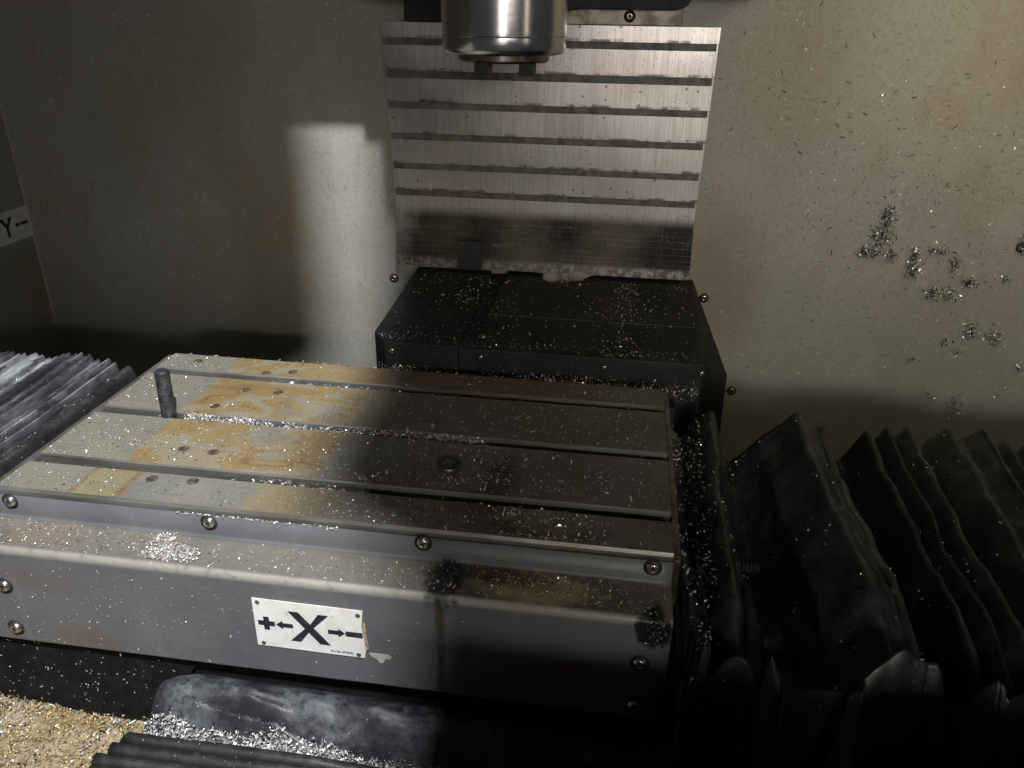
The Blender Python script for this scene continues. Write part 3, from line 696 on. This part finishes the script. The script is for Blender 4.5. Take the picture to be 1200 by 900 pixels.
# left bellows: tightly packed, dusty
LK = [(-.752, -.045), (-.757, -.030), (-.764, -.022), (-.773, -.022), (-.778, -.034), (-.781, -.045), (-.790, -.016), (-.795, -.012), (-.803, -.016), (-.812, -.036)]
xx = -.812; rz_ = random.Random(4)
while xx > -1.225:
    w1, w2 = rz_.uniform(.003, .008), rz_.uniform(.003, .007)
    big_ = rz_.random() < .25
    if big_: w1 *= 1.9
    xx -= w1; LK.append((xx, rz_.uniform(-.009, .001))); xx -= w2; LK.append((xx, rz_.uniform(-.022, -.013)))
LK = sorted([(a, b_) for a, b_ in LK])
def lbel(x, t):
    yb, yf2 = .345 + .005 * fb((x * 9, 0, 5.)), -.14
    if t < .12: k = t / .12; y_ = yf2 - .02 * (1 - k); drop = -.15 * (1 - k)
    elif t > .93: k = (t - .93) / .07; y_ = yb + .010 * k; drop = -.12 * k * k - .012 * k
    else: k = (t - .12) / .81; y_ = yf2 + (yb - yf2) * k; drop = -.006 * math.sin(math.pi * k)
    h = keyed(LK, x)
    far = min(max((-.80 - x) / .05, 0), 1) + .15
    wr = far * (.009 * fb((x * 7, y_ * .9, 1.5)) + .003 * fb((x * 30, y_ * 1.5, 4.)) + .0003 * fb((x * 80, y_ * 60, 9.)))
    sx_ = far * (.010 * fb((x * 3 + 3, y_ * 2, 7.)) + .0015 * fb((x * 10, y_ * 4, 2.)))
    return V((x + sx_ + .008 * (k if .12 <= t <= .93 else 0) * 0, y_, h + drop + wr))
bel2 = thing('rubber_bellows', 'dusty grey tightly packed rubber bellows at the left end of the table', 'bellows', (-1., .1, -.34))
vall = [k for k in range(len(LK)) if k == 0 or k == len(LK) - 1 or (LK[k][1] < LK[k - 1][1] and LK[k][1] <= LK[k + 1][1])]
for a, b_ in zip(vall, vall[1:]):
    xa_, xb_ = LK[a][0], LK[b_][0]
    if xb_ - xa_ < .002: continue
    grid('pleat', lbel, max(8, int((xb_ - xa_) / .0016)), 100, 'rubber' if xb_ > -.80 else 'dustrubber', bel2, .0016, True, xa_, xb_)

# ================================================================ FRONT: side plate, apron, chip bed, ribbed strip
p0 = at(229, 784, 1, -.046); p1 = at(208, 851, 1, -.046)
cc = thing('saddle_guard', 'black guard plate with a rounded corner under the table front', 'guard plate', (-.7, -.046, -.33))
prism('plate', [(-1.0, -.166), (p0.x - .012, -.168), (p0.x - .003, -.172), (p0.x + .001, -.182), (p1.x + .004, -.235), (p1.x - .004, -.33), (-1.0, -.33)], 1, -.046, -.043, 'grime', cc, .0006)
box('recess_plate', (p0.x - .02, -.040, -.33), (.02, -.034, -.168), 'grime', cc, .001)
AX0, AX1 = p1.x + .0, .16
def apron(u, v):
    x = AX0 + (AX1 - AX0) * u
    pr = [(0, -.036, -.206), (.08, -.050, -.193), (.14, -.062, -.190), (.20, -.070, -.195), (.48, -.096, -.222), (.56, -.108, -.227), (1, -.26, -.236)]
    for (a, ya, za), (b_, yb, zb_) in zip(pr, pr[1:]):
        if v <= b_: t = (v - a) / (b_ - a); t = t * t * (3 - 2 * t) * .4 + t * .6; y_ = ya + (yb - ya) * t; z_ = za + (zb_ - za) * t; break
    fade = min(1, u * 14)
    z_ += -.018 * (1 - fade) ** 2 - .05 * max(0, u - .25) * .35
    wr = .012 * fb((x * 6 + 2.2 * y_, y_ * 9 + x * 4, .5)) + .003 * fb((x * 16, y_ * 30, 3.)) + .0006 * fb((x * 70, y_ * 70, 6.))
    wr -= .007 * abs(mn.noise(V((x * 9 + y_ * 14, y_ * 22 - x * 6, 3.1)))) + .004 * abs(mn.noise(V((x * 22 - y_ * 18, y_ * 40 + x * 12, 1.7))))
    wr += .010 * math.exp(-((v - .42 - .9 * (u - .2)) / .05) ** 2) * math.exp(-((u - .22) / .12) ** 2)
    wr -= .012 * math.exp(-((v - .34 - .9 * (u - .2)) / .05) ** 2) * math.exp(-((u - .20) / .12) ** 2)
    k = min(1, v * 5)
    return V((x + .004 * fb((v * 6, 0, 2.)), y_ + .4 * wr * k, z_ + wr * k))
ap = tag(grid('rubber_apron', apron, 200, 110, 'apron', None, .002), 'wrinkled black rubber apron below the front cover with chips in its folds', 'rubber apron')
# tan chip bed
def bed(u, v):
    x = -1.22 + (AX0 + .012 + 1.22) * u; y_ = -.43 + .388 * v
    z_ = -.276 + .010 * fb((x * 6, y_ * 6, 2.)) + .004 * fb((x * 30, y_ * 30, 5.)) + .0025 * fb((x * 120, y_ * 120, 8.)) + .012 * max(0, (-.72 - x) * 4) * v
    return V((x, y_, z_))
bd = grid('chip_bed', bed, 260, 140, 'bed', None, .0)
kind(bd, 'stuff', 'bed of tan and silver metal chips filling the chip pan'); bd['category'] = 'metal chips'
# ribbed strip
rs = thing('ribbed_strip', 'black ribbed rubber strip lying over the chips below the apron', 'rubber strip', (-.4, -.2, -.27))
zr = -.206
pa, pb = at(150, 868, 2, zr), at(345, 893, 2, zr)
dirx = (pb - pa); dirx.z = 0; ln = dirx.length; dirx.normalize(); diry = V((dirx.y, -dirx.x, 0))
for k in range(6):
    o_ = pa + diry * (.0125 * k) - dirx * (.004 * (k % 3) + .006 * k)
    def rib(u, v, o_=o_, k=k):
        a = math.pi * v
        q = o_ + dirx * (u * (ln + .25)) + diry * (.0058 * -math.cos(a))
        return q + V((0, 0, .0085 * math.sin(a) - .035 * max(0, u - .45) + .0012 * fb((u * 9, k, v * 2)) - .002 * k))
    grid('rib', rib, 40, 8, 'rubber', rs, .0015)
def web(u, v):
    q = pa - dirx * .008 + dirx * (u * (ln + .25)) + diry * (.085 * v - .006)
    return q + V((0, 0, -.001 - .035 * max(0, u - .45) - .012 * v))
grid('web', web, 20, 6, 'rubber', rs, .002)

# ================================================================ CHIPS
def dens_pick(n, fx, fdens):
    out = []
    while len(out) < n:
        q = fx()
        if random.random() < fdens(q): out.append(q)
    return out
UP = (0, 0, 1)
in_slot = lambda y_: any(abs(y_ - q) < .0085 for q in (S1, S2, S3))
def tabp():
    x_, y_ = random.uniform(-TL + .003, -.003), random.uniform(.003, TD - .003)
    return (x_, y_, -.0295 if in_slot(y_) else .0004)
def tabd(q):
    g = .10 + 1.3 * max(0, fb((q[0] * 9, q[1] * 12, 3.)))
    if q[0] < -.64: g += .5
    if -.36 < q[0] < -.02: g += .45
    return min(1, g)
chips('metal_chips', dens_pick(3400, tabp, tabd), UP, (.0011, .0036), label='fine silver chips scattered over the slotted steel table', mats=('chip', 'chip_dull', 'chip_dark'), prob=(.4, .42, .18))
chips('metal_chips', dens_pick(300, tabp, tabd), UP, (.004, .0085), label='long curled chips lying on the steel table', prob=(.5, .5), width=.16, curl=1.9)
# drifts in the slots: (slot y, x range, how many, fill height)
dr = []
for sy_, xa_, xb_, n_, hz in ((S2, -.615, -.50, 620, .026), (S2, -.49, -.40, 330, .022), (S2, -.40, -.22, 520, .026), (S1, -.56, -.45, 130, .02), (S1, -.45, -.3, 160, .018), (S3, -.47, -.36, 190, .02), (S3, -.36, -.18, 260, .016), (S3, -.60, -.47, 60, .01), (S2, -.2, -.05, 90, .01)):
    for _ in range(int(n_ * 1.6)):
        x_ = random.uniform(xa_, xb_); k = .5 + .5 * mn.noise(V((x_ * 40, sy_ * 9, 0))) 
        dr.append((x_, sy_ + random.uniform(-.0075, .0075), -.029 + min(.029, hz * 1.25 * random.random() ** .5 * min(1, .55 + k))))
chips('metal_chips', dr, UP, (.002, .0055), label='silver chips packed in the table slots', tilt=1.4, prob=(.55, .45))
# small heaps on the table
hp_ = []
for u, v, rr, n_ in ((435, 562, .010, 40), (603, 603, .008, 26), (588, 607, .010, 22), (655, 610, .012, 26), (545, 580, .03, 40), (697, 561, .006, 8), (748, 567, .004, 6), (520, 565, .006, 16), (690, 562, .02, 14), (265, 540, .004, 8), (640, 630, .03, 110)):
    c_ = at(u, v, 2, 0)
    for _ in range(n_):
        a, b_ = random.gauss(0, rr), random.gauss(0, rr * .7); hp_.append((min(c_.x + a, -.003), min(max(c_.y + b_, .003), TD), .0006 + .003 * random.random()))
hp_ = [q for q in hp_ if not in_slot(q[1])]
chips('metal_chips', hp_, UP, (.002, .005), ('chip', 'chip_dull', 'chip_tan', 'chip_dark'), (.45, .25, .15, .15), label='little heaps of chips on the steel table', tilt=1.)
# rear edge drift
q_ = [(random.uniform(-.73, .05), TD + random.uniform(-.004, .04), 0) for _ in range(2600)]
q_ = [(a, b_, (-.004 if b_ < TD else -.020) + .016 * random.random() * (1 if a > -.25 else .6)) for a, b_, _ in q_ if random.random() < (.30 if a < -.43 else .55 if a < -.2 else 1.)]
q_ = [(a, b_, .0006 if b_ < TD else c_) for a, b_, c_ in q_ if a > -.44 or b_ < TD]
chips('metal_chips', q_, UP, (.002, .005), ('chip', 'chip_dull', 'chip_dark'), (.35, .35, .3), label='dark and silver chips piled along the rear edge of the table', tilt=1.2)
# on the front cover's ledge and flange seam
def ledp(): return (random.uniform(-.755, -.004), random.uniform(-.051, -.008), -.0348)
def ledd(q): return min(1, .25 + .9 * max(0, fb((q[0] * 9, q[1] * 20, 6.))) + (.35 if q[0] < -.6 else 0))
chips('metal_chips', dens_pick(1500, ledp, ledd), UP, (.0010, .0030), label='fine chips dusted along the ledge of the front cover', mats=('chip', 'chip_dull', 'chip_dark', 'chip_tan'), prob=(.25, .4, .2, .15))
c_ = at(205, 640, 2, -.034); q_ = []
while len(q_) < 900:
    a, b_ = random.uniform(-.028, .034), random.uniform(-.024, .019)
    if a < -.006 or b_ < .004 - a * .25: 
        if random.random() < .9 - abs(a) * 12: q_.append((c_.x + a, min(max(c_.y + b_, -.0525), -.007), -.0348 + .003 * random.random()))
chips('metal_chips', q_, UP, (.0016, .0036), label='white patch of fine chips on the ledge of the front cover', prob=(.5, .5), tilt=.9)
q_ = [(random.gauss(-.125, .035), random.uniform(-.048, -.01), -.0346 + .003 * random.random()) for _ in range(700)]
q_ = [q for q in q_ if q[0] < -.005]
chips('metal_chips', q_, UP, (.0015, .0036), ('chip_tan', 'chip_dark', 'chip'), (.62, .25, .13), label='tan and black chips caked on the ledge of the front cover', tilt=.9)
q_ = [(random.gauss(-.222, .008), random.uniform(-.052, -.008), -.0345 + .005 * random.random()) for _ in range(420)]
chips('metal_chips', q_, UP, (.0018, .004), ('chip_dark', 'chip'), (.93, .07), label='black oily clot of chips on the ledge of the front cover', tilt=1.2)
q_ = [(random.uniform(-.52, -.34), -.0035 - random.random() * .0012, -.0065 - random.random() * .002) for _ in range(150)]
chips('metal_chips', q_, UP, (.0016, .004), label='thin line of chips along the table front edge', tilt=.8)
# stuck on the front face
def facep():
    return (random.uniform(-.755, -.01), -.0572, random.uniform(-.16, -.05))
chips('metal_chips', dens_pick(330, facep, lambda q: .15 + .85 * (q[0] < -.4) * (q[2] > -.12 or q[0] < -.6)), (0, -1, 0), (.0010, .0030), label='stray chips stuck to the grey front cover', tilt=.4)
# glob at the right corner
q_ = [(-.014 + random.gauss(0, .007), -.0578 - random.random() * .003, -.048 + random.gauss(0, .009)) for _ in range(260)]
q_ = [q for q in q_ if q[0] < 0]
chips('metal_chips', q_, (0, -1, 0), (.0018, .004), ('chip_dark', 'chip'), (.95, .05), label='black clot of chips at the right corner of the front cover', tilt=1.)
# saddle cover
q_ = []
for _ in range(9000):
    x_, y_ = random.uniform(xl + .01, xr - .01), random.uniform(YF + .004, .70)
    g = .05 + .5 * max(0, fb((x_ * 9, y_ * 9, 2.)))
    g += .9 * math.exp(-((x_ + .06 - .03 * fb((y_ * 9, 0, 0))) / .018) ** 2) + .35 * math.exp(-((x_ + .33) / .05) ** 2) * (y_ > .56)
    g += .5 * math.exp(-((y_ - YF - .01) / .02) ** 2)
    if random.random() < g * .8:
        zz = top(x_, y_)
        if xa < x_ < xb: zz -= .005
        elif x_ >= xb: zz = (zf - .002) + (ZB - .003 - zf + .002) * (y_ - YF) / (yfold - YF) if y_ < yfold else ZB
        q_.append((x_, y_, zz + .0006))
chips('metal_chips', q_, UP, (.0012, .0042), ('chip', 'chip_dull', 'chip_dark'), (.4, .4, .2), label='glinting chips strewn over the black saddle cover', tilt=.8)
q_ = [(random.gauss(-.385, .022), YF - .004 - .03 * random.random(), -.02 + .012 * random.random()) for _ in range(320)]
chips('metal_chips', q_, UP, (.002, .0045), label='silver heap of chips in front of the saddle cover', tilt=1.2)
# on bellows (right, left): sample the sheets
q_ = []
for _ in range(9000):
    x_, t = random.uniform(.01, .55), random.uniform(.16, .92)
    g = .06 + .5 * max(0, fb((x_ * 10, t * 5, 9.))) ** 1.3
    if x_ < .05: g += .45
    if random.random() < g * .8:
        p = rbel(x_, t); q_.append((p.x, p.y, p.z + .0015))
chips('metal_chips', q_, UP, (.0016, .0042), ('chip', 'chip_dull', 'chip_dark'), (.5, .3, .2), label='chips caught in the folds of the black bellows', tilt=1.)
q_ = []
for _ in range(1500):
    x_, t = random.uniform(.009, .048), random.uniform(.2, .9); p = rbel(x_, t)
    if random.random() < .25 + .75 * max(0, fb((p.x * 12, p.y * 14, 4.))) + .5 * (p.y > .24): q_.append((p.x, p.y, p.z + .001 + .008 * random.random()))
chips('metal_chips', q_, UP, (.0018, .0048), ('chip', 'chip_dull', 'chip_dark'), (.3, .2, .5), label='chips lodged in the gap between table and black bellows', tilt=1.1)
q_ = []
for _ in range(2600):
    x_, t = random.uniform(-1.2, -.756), random.uniform(.2, .93); p = lbel(x_, t)
    if random.random() < .35 + .6 * max(0, fb((p.x * 8, p.y * 8, 9.))): q_.append((p.x, p.y, p.z + .001))
chips('metal_chips', q_, UP, (.0012, .0032), ('chip', 'chip_dull'), (.4, .6), label='fine chips sprinkled over the dusty grey bellows', tilt=.8)
# wall: clumps and strays
q_ = []
for u, v, ru, rv, n_ in ((1042, 252, 8, 12, 120), (1032, 275, 10, 14, 150), (1020, 294, 14, 7, 130), (1043, 298, 7, 7, 70), (1072, 298, 5, 8, 45), (1070, 318, 8, 8, 70), (1100, 294, 14, 5, 50), (1118, 307, 5, 9, 40), (1094, 342, 11, 8, 80), (1114, 345, 7, 8, 60), (1136, 330, 7, 6, 60), (1138, 386, 9, 10, 70), (1165, 395, 9, 8, 60), (1107, 400, 5, 5, 18), (1197, 284, 6, 12, 40), (1178, 325, 5, 5, 20), (1070, 422, 9, 6, 18), (1120, 412, 6, 5, 12), (1120, 476, 12, 14, 24), (1195, 432, 6, 7, 20), (1090, 460, 8, 5, 10), (1176, 455, 10, 12, 18)):
    for _ in range(int(n_ * 1.7)):
        p = at(u + random.gauss(0, ru * .55), v + random.gauss(0, rv * .5), 1, YW); q_.append((p.x, YW - .0008 - random.random() * .009, p.z))
chips('metal_chips', q_, (0, -1, 0), (.0026, .0064), ('chip', 'chip_dull', 'chip_dark'), (.40, .15, .45), label='clumps of wet chips clinging to the back wall', tilt=1.3)
q_ = []
for _ in range(5200):
    u, v = random.uniform(820, 1200), random.uniform(20, 500)
    g = .05 + .5 * max(0, fb((u * .012, v * .012, 2.))) + .4 * math.exp(-((v - 270) / 110) ** 2) * min(1, max(0, (u - 850) / 200))
    if random.random() < g: p = at(u, v, 1, YW); q_.append((p.x, YW - .0008, p.z))
for _ in range(160):
    u, v = random.uniform(130, 450), random.uniform(10, 410); p = at(u, v, 1, YW)
    if p.x < -.5: q_.append((p.x, YW - .0008, p.z))
chips('metal_chips', q_, (0, -1, 0), (.0016, .0048), ('chip', 'chip_dull', 'chip_dark'), (.2, .2, .6), label='small chips spattered over the back wall', tilt=.5, width=.22)
q_ = []
for _ in range(260):
    u, v = random.gauss(1010, 95), random.gauss(190, 95)
    if 830 < u < 1200 and v < 480: p = at(u, v, 1, YW); q_.append((p.x, YW - .0008, p.z))
chips('metal_chips', q_, (0, -1, 0), (.003, .0085), ('chip_dark', 'chip_dull'), (.9, .1), label='thin dark slivers stuck to the back wall', tilt=.3, width=.16, curl=.9)
# tray
q_ = []
for _ in range(17000):
    u, v = random.uniform(.30, 1), random.uniform(.3, .998); p = bed(u, v); q_.append((p.x, p.y, p.z + .003 * random.random()))
chips('metal_chips', q_, UP, (.0017, .0046), ('chip_tan', 'chip_dull', 'chip', 'chip_dark'), (.56, .14, .16, .14), label='tan and silver chips heaped in the chip pan', tilt=1.2)
q_ = []
for _ in range(4000):
    u, v = random.uniform(.30, 1), random.uniform(.3, .99); p = bed(u, v)
    if fb((p.x * 14, p.y * 14, 5.)) > .12: q_.append((p.x, p.y, p.z + .003 + .004 * random.random()))
chips('metal_chips', q_, UP, (.004, .009), ('chip', 'chip_dull', 'chip_tan', 'chip_dark'), (.3, .2, .3, .2), label='larger curled chips lying on the chip bed', tilt=1.2, width=.2, curl=2.4)
q_ = []
for _ in range(14000):
    u, v = random.uniform(.0, .5), random.uniform(.2, .85); p = apron(u, v)
    g = 1 / (1 + math.exp(-(v - .47 - .07 * fb((u * 9, v * 4, 1.)) - .35 * max(0, u - .33)) / .035)) + .05
    if u < .12: g += .25 * max(0, fb((u * 40, v * 10, 3.)))
    if random.random() < g: q_.append((p.x, p.y, p.z + .001 + .012 * random.random() * (g > .6)))
chips('metal_chips', q_, UP, (.002, .0052), ('chip', 'chip_dull', 'chip_dark'), (.5, .38, .12), label='silver chips heaped at the foot of the rubber apron', tilt=1.2)
# in the dark pocket on the guard plate
q_ = [(random.uniform(-.95, p0.x - .01), -.0468, random.uniform(-.26, -.17)) for _ in range(200)]
chips('metal_chips', q_, (0, -1, 0), (.0014, .0034), label='sparse chips on the black guard plate', tilt=.5)
